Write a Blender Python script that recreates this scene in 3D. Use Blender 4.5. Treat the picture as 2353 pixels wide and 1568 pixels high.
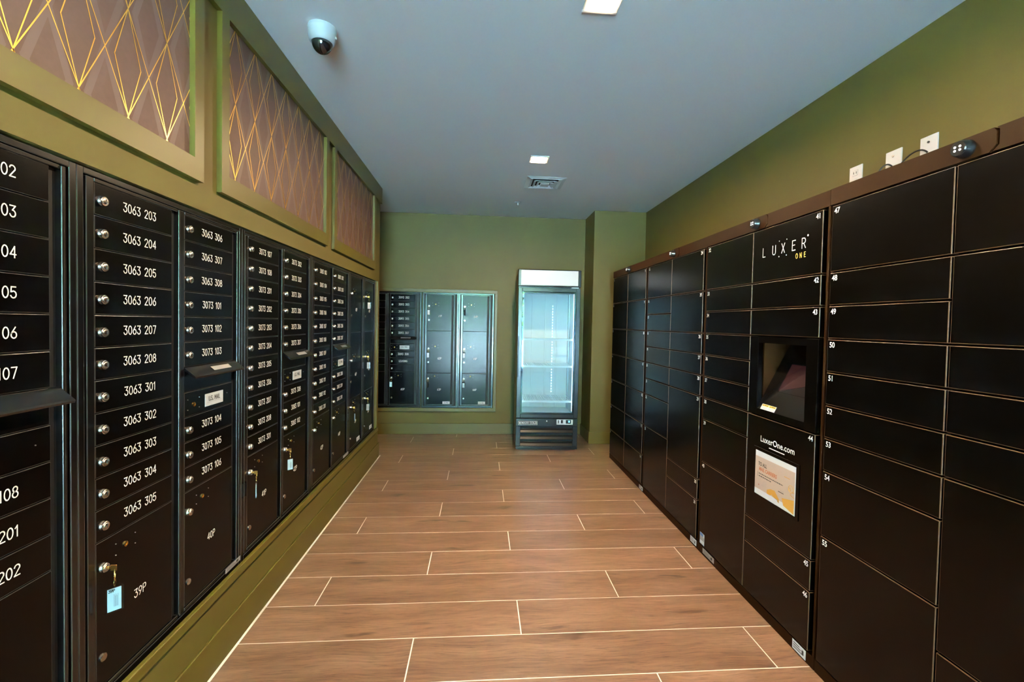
import bpy, bmesh, math, random
from mathutils import Vector, Matrix

for o in list(bpy.data.objects):
    bpy.data.objects.remove(o, do_unlink=True)
SC = bpy.context.scene
COL = SC.collection
PI = math.pi
random.seed(7)

# ------------------------------------------------------------------ camera
YAW, PITCH, ROLL, HC, FPX = .0788, .0259, .0199, 1.385, 1041.605
cam_d = bpy.data.cameras.new('camera')
cam = bpy.data.objects.new('camera', cam_d)
COL.objects.link(cam)
cam_d.sensor_fit = 'HORIZONTAL'
cam_d.sensor_width = 36.0
cam_d.lens = 36.0 * FPX / 2353
cam_d.shift_x = -9.344 / 2353
cam_d.shift_y = -13.127 / 2353
cam_d.clip_start = .02
fw = Vector((math.sin(YAW) * math.cos(PITCH), math.cos(YAW) * math.cos(PITCH), -math.sin(PITCH)))
rt = Vector((math.cos(YAW), -math.sin(YAW), 0))
up = rt.cross(fw)
r2 = math.cos(ROLL) * rt + math.sin(ROLL) * up
u2 = -math.sin(ROLL) * rt + math.cos(ROLL) * up
rot = Matrix((r2, u2, -fw)).transposed()
cam.matrix_world = Matrix.Translation((0, 0, HC)) @ rot.to_4x4()
SC.camera = cam

# ------------------------------------------------------------------ world, sun, exposure
world = bpy.data.worlds.new('sky'); SC.world = world
world.use_nodes = True
wn = world.node_tree
bg = wn.nodes['Background']
bg.inputs[0].default_value = (.22, .60, 1.0, 1)
bg.inputs[1].default_value = 16.0
sun_d = bpy.data.lights.new('sun', 'SUN'); sun_d.energy = 1650.0; sun_d.angle = .01
sun_d.color = (.61, .86, 1.0)
sun = bpy.data.objects.new('sun', sun_d); COL.objects.link(sun)
sun.rotation_euler = (math.radians(-38), 0, math.radians(20))
LAMP = 40.0       # glow of the lens itself
LAMP_W = 29.0     # watts of each downlight's beam
LAMP_COL = (1.0, .73, .46)
FRIDGE = 2.6
SC.view_settings.view_transform = 'Standard'
SC.view_settings.look = 'None'
SC.view_settings.gamma = 1.0
SC.view_settings.use_curve_mapping = False
SC.view_settings.exposure = 1.3

# ------------------------------------------------------------------ room measures (metres)
XF = -1.000     # face of panel frames on the left wall
XL = -1.020     # left wall face
XM = -1.040     # left mailbox door plane
XR = 1.3676     # locker door plane
XW = 1.898      # right wall
YF = 5.629      # far wall
YE = 4.66       # end of the left wall block
YC = 5.17       # front of the corner column
XC = 1.290      # left face of the corner column
ZC = 2.705      # ceiling
YB = -2.8       # storefront behind the camera
XA = -2.7       # far end of the alcove

# ------------------------------------------------------------------ materials
def srgb(r, g, b):
    f = lambda c: ((c / 255) / 12.92 if c / 255 <= .04045 else ((c / 255 + .055) / 1.055) ** 2.4)
    return (f(r), f(g), f(b), 1)

MATS = {}
def mat(name, col, rough=.5, metal=0.0, spec=.5, emit=None, estr=0.0, bump=None, coat=0.0, tint=None):
    m = bpy.data.materials.new(name); m.use_nodes = True
    nt = m.node_tree; b = nt.nodes['Principled BSDF']
    b.inputs['Base Color'].default_value = col if len(col) == 4 else (*col, 1)
    b.inputs['Roughness'].default_value = rough
    b.inputs['Metallic'].default_value = metal
    b.inputs['Specular IOR Level'].default_value = spec
    b.inputs['Coat Weight'].default_value = coat
    if emit:
        b.inputs['Emission Color'].default_value = (*emit, 1)
        b.inputs['Emission Strength'].default_value = estr
    if bump:
        scale, strength, dist = bump
        tc = nt.nodes.new('ShaderNodeTexCoord')
        n = nt.nodes.new('ShaderNodeTexNoise'); n.inputs['Scale'].default_value = scale
        n.inputs['Detail'].default_value = 3
        bp = nt.nodes.new('ShaderNodeBump'); bp.inputs['Strength'].default_value = strength
        bp.inputs['Distance'].default_value = dist
        nt.links.new(tc.outputs['Object'], n.inputs['Vector'])
        nt.links.new(n.outputs['Fac'], bp.inputs['Height'])
        nt.links.new(bp.outputs['Normal'], b.inputs['Normal'])
    if tint:
        amount, scale = tint
        tc = nt.nodes.new('ShaderNodeTexCoord')
        n = nt.nodes.new('ShaderNodeTexNoise'); n.inputs['Scale'].default_value = scale
        n.inputs['Detail'].default_value = 5
        mr = nt.nodes.new('ShaderNodeMapRange')
        mr.inputs['From Min'].default_value = .3; mr.inputs['From Max'].default_value = .7
        mr.inputs['To Min'].default_value = 1 - amount; mr.inputs['To Max'].default_value = 1 + amount
        mx = nt.nodes.new('ShaderNodeVectorMath'); mx.operation = 'SCALE'
        mx.inputs[0].default_value = col[:3]
        nt.links.new(tc.outputs['Object'], n.inputs['Vector'])
        nt.links.new(n.outputs['Fac'], mr.inputs['Value'])
        nt.links.new(mr.outputs['Result'], mx.inputs['Scale'])
        nt.links.new(mx.outputs['Vector'], b.inputs['Base Color'])
    MATS[name] = m
    return m

PAINT = (.094, .0700, .0062)
M_wall = mat('olive_wall_paint', PAINT, .62, bump=(260, .12, .001), tint=(.05, 3))
M_trim = mat('olive_trim_paint', PAINT, .42, bump=(180, .05, .001), tint=(.04, 5))
M_ceil = mat('ceiling_paint', (.92, .915, .91), .9, bump=(300, .15, .001))
M_grout = mat('grout', (.72, .66, .63), .8)
M_mail = mat('mailbox_black', (.0012, .0010, .0008), .20, spec=.13, bump=(900, .16, .0006))
M_mailf = mat('mailbox_frame_black', (.0030, .0026, .0022), .20, spec=.60, bump=(700, .06, .0005))
M_lock = mat('locker_black', (.0010, .0009, .0007), .21, spec=.22, bump=(1500, .08, .0004))
M_lockf = mat('locker_frame_black', (.0160, .0055, .0010), .50, spec=.06)
M_lockedge = mat('locker_highlight_edge', (.075, .040, .017), .40)  # lighter bevel colour paints in the highlight lines along locker door edges
M_mailedge = mat('mailbox_highlight_edge', (.030, .028, .026), .28)  # paler bevels put edge highlights into the colour of mail doors and frames
M_dark = mat('dark_void', (.003, .003, .003), .6)
M_nickel = mat('nickel', (.78, .68, .60), .24, 1.0)
M_brass = mat('brass', (.80, .52, .16), .22, 1.0)
M_copper = mat('key_brass', (.78, .36, .10), .28, 1.0)
M_white = mat('white_lettering', (.66, .67, .68), .6)
M_wplast = mat('white_plastic', (.52, .53, .54), .38)
M_paper = mat('white_paper', (.50, .54, .58), .7)
M_card = mat('tag_card', (.80, .86, .92), .6)
M_blackink = mat('black_ink', (.015, .015, .015), .6)
M_label = mat('silver_label', (.40, .44, .47), .35)
M_greylab = mat('grey_label', (.28, .265, .255), .5)
M_steel = mat('brushed_steel', (.55, .57, .60), .30, 1.0)
M_gold = mat('gold_lettering', (.80, .52, .10), .5)
M_foil = mat('gold_foil', (.95, .56, .12), .30, 1.0)
M_paperbg = mat('wallpaper_mauve', (.098, .048, .034), .55, bump=(500, .15, .0008), tint=(.08, 60))
M_band = mat('wallpaper_grey_band', (.128, .076, .064), .50, bump=(500, .12, .0008))
M_fblack = mat('fridge_black', (.006, .007, .0075), .24)
M_fliner = mat('fridge_liner', (.64, .69, .71), .45)
M_fwire = mat('white_wire', (.80, .85, .88), .35)
M_ferule = mat('fridge_sign', (.34, .37, .39), .3, emit=(.66, .84, 1.0), estr=.10)
M_led = mat('fridge_led', (1, 1, 1), .5, emit=(.62, .88, 1.0), estr=FRIDGE)
M_leddot = mat('fridge_led_dot', (1, 1, 1), .5, emit=(.75, .95, 1.0), estr=1.2)
M_lens = mat('downlight_lens', (1, 1, 1), .5, emit=LAMP_COL, estr=LAMP)
M_lampfr = mat('downlight_trim', (.80, .78, .74), .5)
M_vent = mat('vent_white', (.74, .76, .77), .5)
M_dome = mat('dome_smoked', (.006, .006, .007), .06, coat=.5)
M_screen = mat('kiosk_glass', (.012, .010, .010), .08)
M_pink = mat('kiosk_glow', (.02, .01, .01), .10, emit=(.50, .14, .16), estr=.02)
M_poster = mat('poster_beige', (.40, .32, .27), .6)
M_posterg = mat('poster_gold', (.46, .24, .04), .6)
M_posterr = mat('poster_rust', (.36, .11, .04), .6)
M_orange = mat('warning_orange', (.85, .40, .02), .6)
M_blue = mat('flag_blue', (.06, .16, .36), .6)
M_lcd = mat('thermostat_display', (.02, .03, .05), .3, emit=(.12, .45, .9), estr=1.2)
M_lcdpl = mat('thermostat_plate', (.42, .50, .55), .3)
M_cable = mat('black_cable', (.012, .012, .012), .45)
M_puckled = mat('white_led_dot', (.8, .8, .8), .4, emit=(1, 1, 1), estr=.5)
M_pave = mat('pavement', (.60, .61, .62), .8, tint=(.1, 2))
M_leaf = mat('leaf_green', (.10, .24, .05), .55, tint=(.3, 6))
M_bark = mat('bark', (.12, .08, .05), .8)
M_alu = mat('storefront_aluminium', (.05, .05, .052), .35, .6)

def glass_mat(name, tint=(1, 1, 1), ior=1.5, rough=.0):
    m = bpy.data.materials.new(name); m.use_nodes = True
    nt = m.node_tree
    for n in list(nt.nodes): nt.nodes.remove(n)
    out = nt.nodes.new('ShaderNodeOutputMaterial')
    t = nt.nodes.new('ShaderNodeBsdfTransparent'); t.inputs[0].default_value = (*tint, 1)
    g = nt.nodes.new('ShaderNodeBsdfGlossy'); g.inputs['Roughness'].default_value = rough
    f = nt.nodes.new('ShaderNodeFresnel'); f.inputs['IOR'].default_value = ior
    mx = nt.nodes.new('ShaderNodeMixShader')
    nt.links.new(f.outputs[0], mx.inputs[0]); nt.links.new(t.outputs[0], mx.inputs[1])
    nt.links.new(g.outputs[0], mx.inputs[2]); nt.links.new(mx.outputs[0], out.inputs[0])
    MATS[name] = m
    return m
M_glass = glass_mat('door_glass', (.92, .97, .98), 1.40)
M_wglass = glass_mat('window_glass', (.95, .98, .98), 1.45)
M_clear = glass_mat('clear_acrylic', (.90, .92, .93), 1.5, .05)

def wood_mat():
    m = bpy.data.materials.new('oak_plank_tile'); m.use_nodes = True
    nt = m.node_tree; b = nt.nodes['Principled BSDF']
    N = nt.nodes.new; L = nt.links.new
    tc = N('ShaderNodeTexCoord'); oi = N('ShaderNodeObjectInfo')
    cmb = N('ShaderNodeCombineXYZ')
    mu = N('ShaderNodeMath'); mu.operation = 'MULTIPLY'; mu.inputs[1].default_value = 57.0
    mu2 = N('ShaderNodeMath'); mu2.operation = 'MULTIPLY'; mu2.inputs[1].default_value = 23.0
    L(oi.outputs['Random'], mu.inputs[0]); L(oi.outputs['Random'], mu2.inputs[0])
    L(mu.outputs[0], cmb.inputs[0]); L(mu2.outputs[0], cmb.inputs[1])
    add = N('ShaderNodeVectorMath'); add.operation = 'ADD'
    L(tc.outputs['Object'], add.inputs[0]); L(cmb.outputs[0], add.inputs[1])
    # waviness
    wv = N('ShaderNodeTexNoise'); wv.inputs['Scale'].default_value = 2.2; wv.inputs['Detail'].default_value = 2
    L(add.outputs[0], wv.inputs['Vector'])
    wsc = N('ShaderNodeVectorMath'); wsc.operation = 'SCALE'; wsc.inputs['Scale'].default_value = .10
    L(wv.outputs['Color'], wsc.inputs[0])
    add2 = N('ShaderNodeVectorMath'); add2.operation = 'ADD'
    L(add.outputs[0], add2.inputs[0]); L(wsc.outputs[0], add2.inputs[1])
    def noise(sx, sy, scale, detail, rough=.55):
        mp = N('ShaderNodeMapping'); mp.inputs['Scale'].default_value = (sx, sy, 1)
        n = N('ShaderNodeTexNoise'); n.inputs['Scale'].default_value = scale
        n.inputs['Detail'].default_value = detail; n.inputs['Roughness'].default_value = rough
        L(add2.outputs[0], mp.inputs[0]); L(mp.outputs[0], n.inputs['Vector'])
        return n
    fine = noise(1.0, 16, 7, 7, .62)
    broad = noise(.8, 4.5, 2.2, 4)
    knot = noise(1.5, 6.5, 1.9, 3)
    r1 = N('ShaderNodeValToRGB')
    r1.color_ramp.elements[0].position = .30; r1.color_ramp.elements[0].color = (.150, .078, .045, 1)
    r1.color_ramp.elements[1].position = .72; r1.color_ramp.elements[1].color = (.268, .156, .097, 1)
    L(broad.outputs['Fac'], r1.inputs[0])
    r2_ = N('ShaderNodeValToRGB')
    r2_.color_ramp.elements[0].position = .30; r2_.color_ramp.elements[0].color = (.70, .66, .62, 1)
    r2_.color_ramp.elements[1].position = .62; r2_.color_ramp.elements[1].color = (1.06, 1.05, 1.04, 1)
    L(fine.outputs['Fac'], r2_.inputs[0])
    m1 = N('ShaderNodeMix'); m1.data_type = 'RGBA'; m1.blend_type = 'MULTIPLY'; m1.inputs[0].default_value = 1
    L(r1.outputs[0], m1.inputs[6]); L(r2_.outputs[0], m1.inputs[7])
    streak = noise(1.3, 26, 9, 6, .7)
    r4 = N('ShaderNodeValToRGB')
    r4.color_ramp.elements[0].position = .36; r4.color_ramp.elements[0].color = (.62, .56, .50, 1)
    r4.color_ramp.elements[1].position = .47; r4.color_ramp.elements[1].color = (1, 1, 1, 1)
    L(streak.outputs['Fac'], r4.inputs[0])
    m3 = N('ShaderNodeMix'); m3.data_type = 'RGBA'; m3.blend_type = 'MULTIPLY'; m3.inputs[0].default_value = 1
    L(m1.outputs[2], m3.inputs[6]); L(r4.outputs[0], m3.inputs[7]); m1 = m3
    r3 = N('ShaderNodeValToRGB')
    r3.color_ramp.elements[0].position = .27; r3.color_ramp.elements[0].color = (.34, .29, .25, 1)
    r3.color_ramp.elements[1].position = .37; r3.color_ramp.elements[1].color = (1, 1, 1, 1)
    L(knot.outputs['Fac'], r3.inputs[0])
    m2 = N('ShaderNodeMix'); m2.data_type = 'RGBA'; m2.blend_type = 'MULTIPLY'; m2.inputs[0].default_value = 1
    L(m1.outputs[2], m2.inputs[6]); L(r3.outputs[0], m2.inputs[7])
    # per-plank tone
    tone = N('ShaderNodeMapRange'); tone.inputs['To Min'].default_value = .88; tone.inputs['To Max'].default_value = 1.10
    L(oi.outputs['Random'], tone.inputs['Value'])
    sc = N('ShaderNodeVectorMath'); sc.operation = 'SCALE'
    L(m2.outputs[2], sc.inputs[0]); L(tone.outputs[0], sc.inputs['Scale'])
    L(sc.outputs[0], b.inputs['Base Color'])
    b.inputs['Roughness'].default_value = .30
    bp = N('ShaderNodeBump'); bp.inputs['Strength'].default_value = .12; bp.inputs['Distance'].default_value = .001
    L(fine.outputs['Fac'], bp.inputs['Height']); L(bp.outputs['Normal'], b.inputs['Normal'])
    return m
M_wood = wood_mat()

# ------------------------------------------------------------------ mesh helpers
def link(o, parent=None):
    COL.objects.link(o)
    if parent is not None: o.parent = parent
    return o

class MB:
    def __init__(s):
        s.v = []; s.f = []; s.mi = []; s.mats = []
    def mid(s, m):
        if m not in s.mats: s.mats.append(m)
        return s.mats.index(m)
    def poly(s, pts, m):
        n = len(s.v); s.v += [tuple(p) for p in pts]; s.f.append(tuple(range(n, n + len(pts)))); s.mi.append(s.mid(m)); return s
    def faces(s, vs, fs, m):
        n = len(s.v); k = s.mid(m); s.v += [tuple(p) for p in vs]
        for f in fs: s.f.append(tuple(n + i for i in f)); s.mi.append(k)
        return s
    def box(s, x0, x1, y0, y1, z0, z1, m):
        vs = [(x, y, z) for x in (x0, x1) for y in (y0, y1) for z in (z0, z1)]
        return s.faces(vs, [(0, 1, 3, 2), (4, 6, 7, 5), (0, 4, 5, 1), (2, 3, 7, 6), (0, 2, 6, 4), (1, 5, 7, 3)], m)
    def bbox(s, x0, x1, y0, y1, z0, z1, m, b=.0015, seg=1, m2=None):
        """box with every edge rounded"""
        bm = bmesh.new()
        bmesh.ops.create_cube(bm, size=1)
        for v in bm.verts:
            v.co = (x0 + (v.co.x + .5) * (x1 - x0), y0 + (v.co.y + .5) * (y1 - y0), z0 + (v.co.z + .5) * (z1 - z0))
        bmesh.ops.bevel(bm, geom=list(bm.edges), offset=b, segments=seg, affect='EDGES', profile=.5)
        bm.verts.index_update()
        bm.normal_update()
        k0 = len(s.f)
        s.faces([tuple(v.co) for v in bm.verts], [tuple(v.index for v in f.verts) for f in bm.faces], m)
        if m2:
            k2 = s.mid(m2)
            for i, f in enumerate(bm.faces):
                if max(abs(c) for c in f.normal) < .999: s.mi[k0 + i] = k2
        bm.free(); return s
    def prism(s, pts2, y0, y1, m):
        """polygon in x,z (counter-clockwise seen from -y) extruded along y"""
        n = len(pts2)
        vs = [(x, y0, z) for x, z in pts2] + [(x, y1, z) for x, z in pts2]
        fs = [tuple(range(n)), tuple(reversed(range(n, 2 * n)))]
        fs += [(i, i + n, (i + 1) % n + n, (i + 1) % n) for i in range(n)]
        return s.faces(vs, fs, m)
    def lathe(s, prof, m, c=(0, 0, 0), axis='y', n=20):
        """prof: list of (r, t) along the axis"""
        vs = []; fs = []
        for r, t in prof:
            for i in range(n):
                a = 2 * PI * i / n
                if axis == 'y': vs.append((c[0] + r * math.cos(a), c[1] + t, c[2] + r * math.sin(a)))
                elif axis == 'z': vs.append((c[0] + r * math.cos(a), c[1] + r * math.sin(a), c[2] + t))
                else: vs.append((c[0] + t, c[1] + r * math.cos(a), c[2] + r * math.sin(a)))
        for k in range(len(prof) - 1):
            for i in range(n):
                j = (i + 1) % n
                fs.append((k * n + i, k * n + j, (k + 1) * n + j, (k + 1) * n + i))
        fs.append(tuple(range(n))); fs.append(tuple((len(prof) - 1) * n + i for i in range(n)))
        return s.faces(vs, fs, m)
    def tube(s, pts, r, m, n=8, closed=False):
        P = [Vector(p) for p in pts]; N = len(P); vs = []; fs = []
        for i, p in enumerate(P):
            if closed: t = P[(i + 1) % N] - P[i - 1]
            else: t = P[min(i + 1, N - 1)] - P[max(i - 1, 0)]
            t.normalize()
            a = t.cross(Vector((0, 0, 1)))
            if a.length < .05: a = t.cross(Vector((0, 1, 0)))
            a.normalize(); b = t.cross(a)
            for k in range(n):
                q = p + r * (math.cos(2 * PI * k / n) * a + math.sin(2 * PI * k / n) * b); vs.append(tuple(q))
        for i in range(N if closed else N - 1):
            i2 = (i + 1) % N
            for k in range(n):
                fs.append((i * n + k, i * n + (k + 1) % n, i2 * n + (k + 1) % n, i2 * n + k))
        if not closed:
            fs.append(tuple(range(n))); fs.append(tuple((N - 1) * n + k for k in range(n)))
        return s.faces(vs, fs, m)
    def strokes(s, lines, w, y, m):
        """flat ribbons in the x,z plane facing -y"""
        for pl in lines:
            if len(pl) == 1:
                c = pl[0]
                s.poly([(c[0] + w * math.cos(a * PI / 4), y, c[1] + w * math.sin(a * PI / 4)) for a in range(8)], m); continue
            for (a, b) in zip(pl, pl[1:]):
                s.ky = (getattr(s, 'ky', 0) + 1) % 7; y_ = y; y = y - s.ky * 1.5e-5
                dx, dz = b[0] - a[0], b[1] - a[1]; l = math.hypot(dx, dz) or 1e-9
                dx, dz = dx / l, dz / l; hx, hz = -dz * w / 2, dx * w / 2; e = w * .42
                ax, az, bx, bz = a[0] - dx * e, a[1] - dz * e, b[0] + dx * e, b[1] + dz * e
                s.poly([(ax - hx, y, az - hz), (bx - hx, y, bz - hz), (bx + hx, y, bz + hz), (ax + hx, y, az + hz)], m); y = y_
        return s
    def mesh(s, name):
        me = bpy.data.meshes.new(name); me.from_pydata(s.v, [], s.f)
        for m in s.mats: me.materials.append(m)
        me.polygons.foreach_set('material_index', s.mi)
        bm = bmesh.new(); bm.from_mesh(me)
        closed = all(len(e.link_faces) == 2 for e in bm.edges)
        if closed: bmesh.ops.recalc_face_normals(bm, faces=bm.faces)
        bm.to_mesh(me); bm.free(); me.update()
        return me
    def build(s, name, parent=None, loc=(0, 0, 0), smooth=False):
        me = s.mesh(name)
        if smooth:
            me.polygons.foreach_set('use_smooth', [True] * len(me.polygons))
            try: me.set_sharp_from_angle(angle=math.radians(40))
            except Exception: pass
        o = bpy.data.objects.new(name, me); o.location = loc
        return link(o, parent)

def tag(o, label, cat=None, group=None, kind=None):
    o['label'] = label
    if cat: o['category'] = cat
    if group: o['group'] = group
    if kind: o['kind'] = kind
    return o
def empty(name, loc, rz=0):
    e = bpy.data.objects.new(name, None); e.location = loc; e.rotation_euler = (0, 0, rz)
    e.empty_display_size = .1
    return link(e)
def struct(o, label): return tag(o, label, None, None, 'structure')
def place(me, name, parent, loc=(0, 0, 0), rot=(0, 0, 0)):
    o = bpy.data.objects.new(name, me); o.location = loc; o.rotation_euler = rot
    return link(o, parent)

# ------------------------------------------------------------------ stroke lettering (engraved single-line figures)
def arc(cx, cy, rx, ry, a0, a1, n=8):
    return [(cx + rx * math.cos(math.radians(a0 + (a1 - a0) * i / n)), cy + ry * math.sin(math.radians(a0 + (a1 - a0) * i / n))) for i in range(n + 1)]
G = {
 '0': (.58, [arc(.29, .5, .27, .5, 0, 360, 16)]),
 '1': (.34, [[(.02, .78), (.22, 1), (.22, 0)]]),
 '2': (.58, [arc(.29, .74, .26, .26, 170, -20, 8) + [(.02, 0), (.56, 0)]]),
 '3': (.58, [[(.02, 1), (.54, 1), (.26, .60)] + arc(.28, .30, .27, .30, 85, -165, 9)]),
 '4': (.60, [[(.44, 0), (.44, 1), (.02, .28), (.58, .28)]]),
 '5': (.58, [[(.50, 1), (.08, 1), (.05, .56)] + arc(.28, .31, .27, .31, 125, -160, 9)]),
 '6': (.58, [[(.44, 1), (.08, .48)] + arc(.29, .29, .26, .29, 150, 510, 14)]),
 '7': (.56, [[(.02, 1), (.54, 1), (.20, 0)]]),
 '8': (.58, [arc(.29, .76, .22, .24, 0, 360, 12), arc(.29, .27, .27, .27, 0, 360, 12)]),
 '9': (.58, [[(.14, 0), (.50, .52)] + arc(.29, .71, .26, .29, -30, 330, 14)]),
 'P': (.56, [[(.04, 0), (.04, 1), (.32, 1)] + arc(.32, .74, .22, .26, 90, -90, 7) + [(.04, .48)]]),
 'L': (.48, [[(.04, 1), (.04, 0), (.46, 0)]]),
 'E': (.50, [[(.48, 1), (.04, 1), (.04, 0), (.48, 0)], [(.04, .53), (.40, .53)]]),
 'A': (.60, [[(.02, 0), (.30, 1), (.58, 0)], [(.12, .34), (.48, .34)]]),
 'S': (.56, [arc(.29, .75, .24, .25, 30, 270, 8) + arc(.29, .25, .25, .25, 90, -150, 8)]),
 'I': (.16, [[(.08, 0), (.08, 1)]]),
 'N': (.60, [[(.04, 0), (.04, 1), (.56, 0), (.56, 1)]]),
 'G': (.60, [arc(.31, .5, .28, .5, 50, 330, 12) + [(.56, .46), (.34, .46)]]),
 'U': (.58, [[(.04, 1), (.04, .30)] + arc(.29, .28, .25, .28, 180, 360, 8) + [(.54, 1)]]),
 'X': (.56, [[(.04, 0), (.52, 1)], [(.04, 1), (.52, 0)]]),
 'R': (.56, [[(.04, 0), (.04, 1), (.28, 1)] + arc(.28, .74, .24, .26, 90, -90, 7) + [(.04, .48)], [(.28, .48), (.54, 0)]]),
 'O': (.66, [arc(.33, .5, .31, .5, 0, 360, 18)]),
 'M': (.70, [[(.04, 0), (.04, 1), (.35, .35), (.66, 1), (.66, 0)]]),
 'C': (.60, [arc(.32, .5, .28, .5, 50, 310, 12)]),
 'D': (.60, [[(.04, 0), (.04, 1), (.24, 1)] + arc(.24, .5, .32, .5, 90, -90, 10) + [(.04, 0)]]),
 '.': (.16, [[(.08, .04)]]),
 ' ': (.42, []),
}
def stroke_lines(txt, h, gap=.20, wx=1.0):
    x = 0; out = []
    for ch in txt:
        w, ls = G[ch]
        for l in ls: out.append([((x + px) * h * wx, pz * h) for px, pz in l])
        x += w + gap
    width = (x - gap) * h * wx
    return out, width
TXT = {}
def text_mesh(txt, h, w, m, gap=.20, wx=1.0, align='c'):
    key = (txt, h, w, m.name, gap, wx, align)
    if key not in TXT:
        ls, wd = stroke_lines(txt, h, gap, wx)
        ox = {'c': wd / 2, 'l': 0, 'r': wd}[align]
        b = MB(); b.strokes([[(x - ox, z - h / 2) for x, z in l] for l in ls], w, 0, m)
        TXT[key] = b.mesh('number')
    return TXT[key]
FT = {}
def font_mesh(txt, size, m, offset=0.0, align='CENTER', shear=0.0, spacing=1.0, wx=1.0):
    key = (txt, size, m.name, offset, align, shear, spacing, wx)
    if key not in FT:
        cu = bpy.data.curves.new('lettering', 'FONT'); cu.body = txt; cu.size = size
        cu.align_x = align; cu.align_y = 'CENTER'; cu.offset = offset; cu.shear = shear
        cu.space_character = spacing; cu.resolution_u = 3
        ob = bpy.data.objects.new('lettering', cu); COL.objects.link(ob)
        dg = bpy.context.evaluated_depsgraph_get()
        me = bpy.data.meshes.new_from_object(ob.evaluated_get(dg))
        me.name = 'lettering'
        for v in me.vertices: v.co = (v.co.x * wx, 0, v.co.y)
        me.materials.clear(); me.materials.append(m)
        bpy.data.objects.remove(ob); bpy.data.curves.remove(cu)
        FT[key] = me
    return FT[key]

# ================================================================== THE SETTING
# floor: grout bed with one object for each plank
PW, PL, PY0 = .2507, 1.504, 1.9762
fl = MB().box(XA, XW + .1, YB - .2, YF + .1, -.06, -.0012, M_grout).build('floor')
struct(fl, 'wood-look plank tile floor with pale grout lines')
GAP = .0052
OFF = {2: -.267, 0: .206, 1: -.776}
k = int((YB - PY0) / PW) - 1
while PY0 + k * PW < YF:
    y0 = PY0 + k * PW; y1 = min(y0 + PW, YF - .004)
    xlo = XA if y0 > YE else -1.0035
    xhi = 1.885
    x = OFF[k % 3] - 4 * PL
    while x < xhi:
        a, b = max(x, xlo), min(x + PL, xhi)
        if b - a > .02:
            hx, hy = (b - a) / 2 - GAP / 2, (y1 - y0) / 2 - GAP / 2
            if a == xlo: pass
            p = MB().bbox(-hx, hx, -hy, hy, -.010, 0, M_wood, .0008).build('plank', fl, ((a + b) / 2, (y0 + y1) / 2, 0))
        x += PL
    k += 1

# ceiling
struct(MB().box(XA - .2, XW + .3, YB - .3, YF + .3, ZC, ZC + .2, M_ceil).build('ceiling'), 'plain pale grey painted ceiling')

# left wall block: recess for the mail cabinets
RZ0, RZ1, RY0, RY1 = .300, 1.774, .425, 4.555
w = MB()
w.box(-1.50, -1.075, YB, YE, 0, ZC, M_wall)
w.box(-1.075, XL, YB, YE, 0, RZ0, M_wall)
w.box(-1.075, XL, YB, YE, RZ1, ZC, M_wall)
w.box(-1.075, XL, YB, RY0, RZ0, RZ1, M_wall)
w.box(-1.075, XL, RY1, YE, RZ0, RZ1, M_wall)
struct(w.build('wall_left'), 'olive green left wall with a recess for mail cabinets')
# alcove beyond the end of the left block
struct(MB().box(XA - .15, XA, YE - 1.2, YF + .1, 0, ZC, M_wall).box(XA, -1.50, YE - .1, YE, 0, ZC, M_wall).build('wall_alcove'), 'olive wall of the side alcove behind the left wall')
# far wall with recess for mail cabinets
FX0, FX1, FZ0, FZ1 = -1.53, .170, .326, 1.746
w = MB()
w.box(XA, XW + .1, YF + .04, YF + .2, 0, ZC, M_wall)
w.box(XA, FX0, YF, YF + .04, 0, ZC, M_wall)
w.box(FX1, XW + .1, YF, YF + .04, 0, ZC, M_wall)
w.box(FX0, FX1, YF, YF + .04, 0, FZ0, M_wall)
w.box(FX0, FX1, YF, YF + .04, FZ1, ZC, M_wall)
struct(w.build('wall_far'), 'olive green far wall behind the display fridge')
struct(MB().box(XC, XW, YC, YF, 0, ZC, M_wall).build('wall_column'), 'olive green boxed column in the far right corner')
struct(MB().box(XW, XW + .15, YB, YF + .2, 0, ZC, M_wall).build('wall_right'), 'olive green right wall above the parcel lockers')
# storefront behind the camera
w = MB()
w.box(-1.5, XW + .15, YB - .08, YB, 0, .12, M_alu)
w.box(-1.5, XW + .15, YB - .08, YB, 2.62, ZC, M_alu)
w.box(.74, XW + .15, YB - .08, YB, .12, 2.62, M_wall)  # unseen wall piece added to keep bright pavement out of the fridge reflection
for x in (-1.02, -.43, .15, .73):
    w.box(x, x + .06, YB - .08, YB, .12, 2.62, M_alu)
w.box(-1.02, .74, YB - .08, YB, 2.06, 2.12, M_alu)
wn_ = struct(w.build('window_1'), 'dark aluminium storefront window behind the camera')
for x in (-.96, -.37, .21):
    MB().box(x, x + .53, YB - .045, YB - .035, .12, 2.06, M_wglass).build('pane', wn_)
    MB().box(x, x + .53, YB - .045, YB - .035, 2.12, 2.62, M_wglass).build('pane', wn_)

# baseboards
struct(MB().bbox(XL, -1.0095, YB, 4.69, 0, .145, M_trim, .003).bbox(-1.50, -1.0095, 4.66, 4.6735, 0, .145, M_trim, .003).build('baseboard_left'), 'olive baseboard under the left mail cabinets')
struct(MB().bbox(XA, XC, YF - .013, YF, 0, .135, M_trim, .003).build('baseboard_far'), 'olive baseboard along the far wall')
struct(MB().bbox(XC - .013, XW, YC - .013, YC, 0, .138, M_trim, .003).bbox(XC - .013, XC, YC, YF - .013, 0, .138, M_trim, .003).build('baseboard_column'), 'olive baseboard around the corner column')

# sill under the cabinets and the end jamb
struct(MB().bbox(XL, -1.0015, YB, 4.60, .288, .326, M_trim, .003).build('trim_1'), 'olive sill board under the left mail cabinets')
struct(MB().bbox(XL, -1.0075, RY1 + .002, 4.60, .327, RZ1, M_trim, .002).build('trim_2'), 'olive end board beside the last left parcel cabinet')
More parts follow.
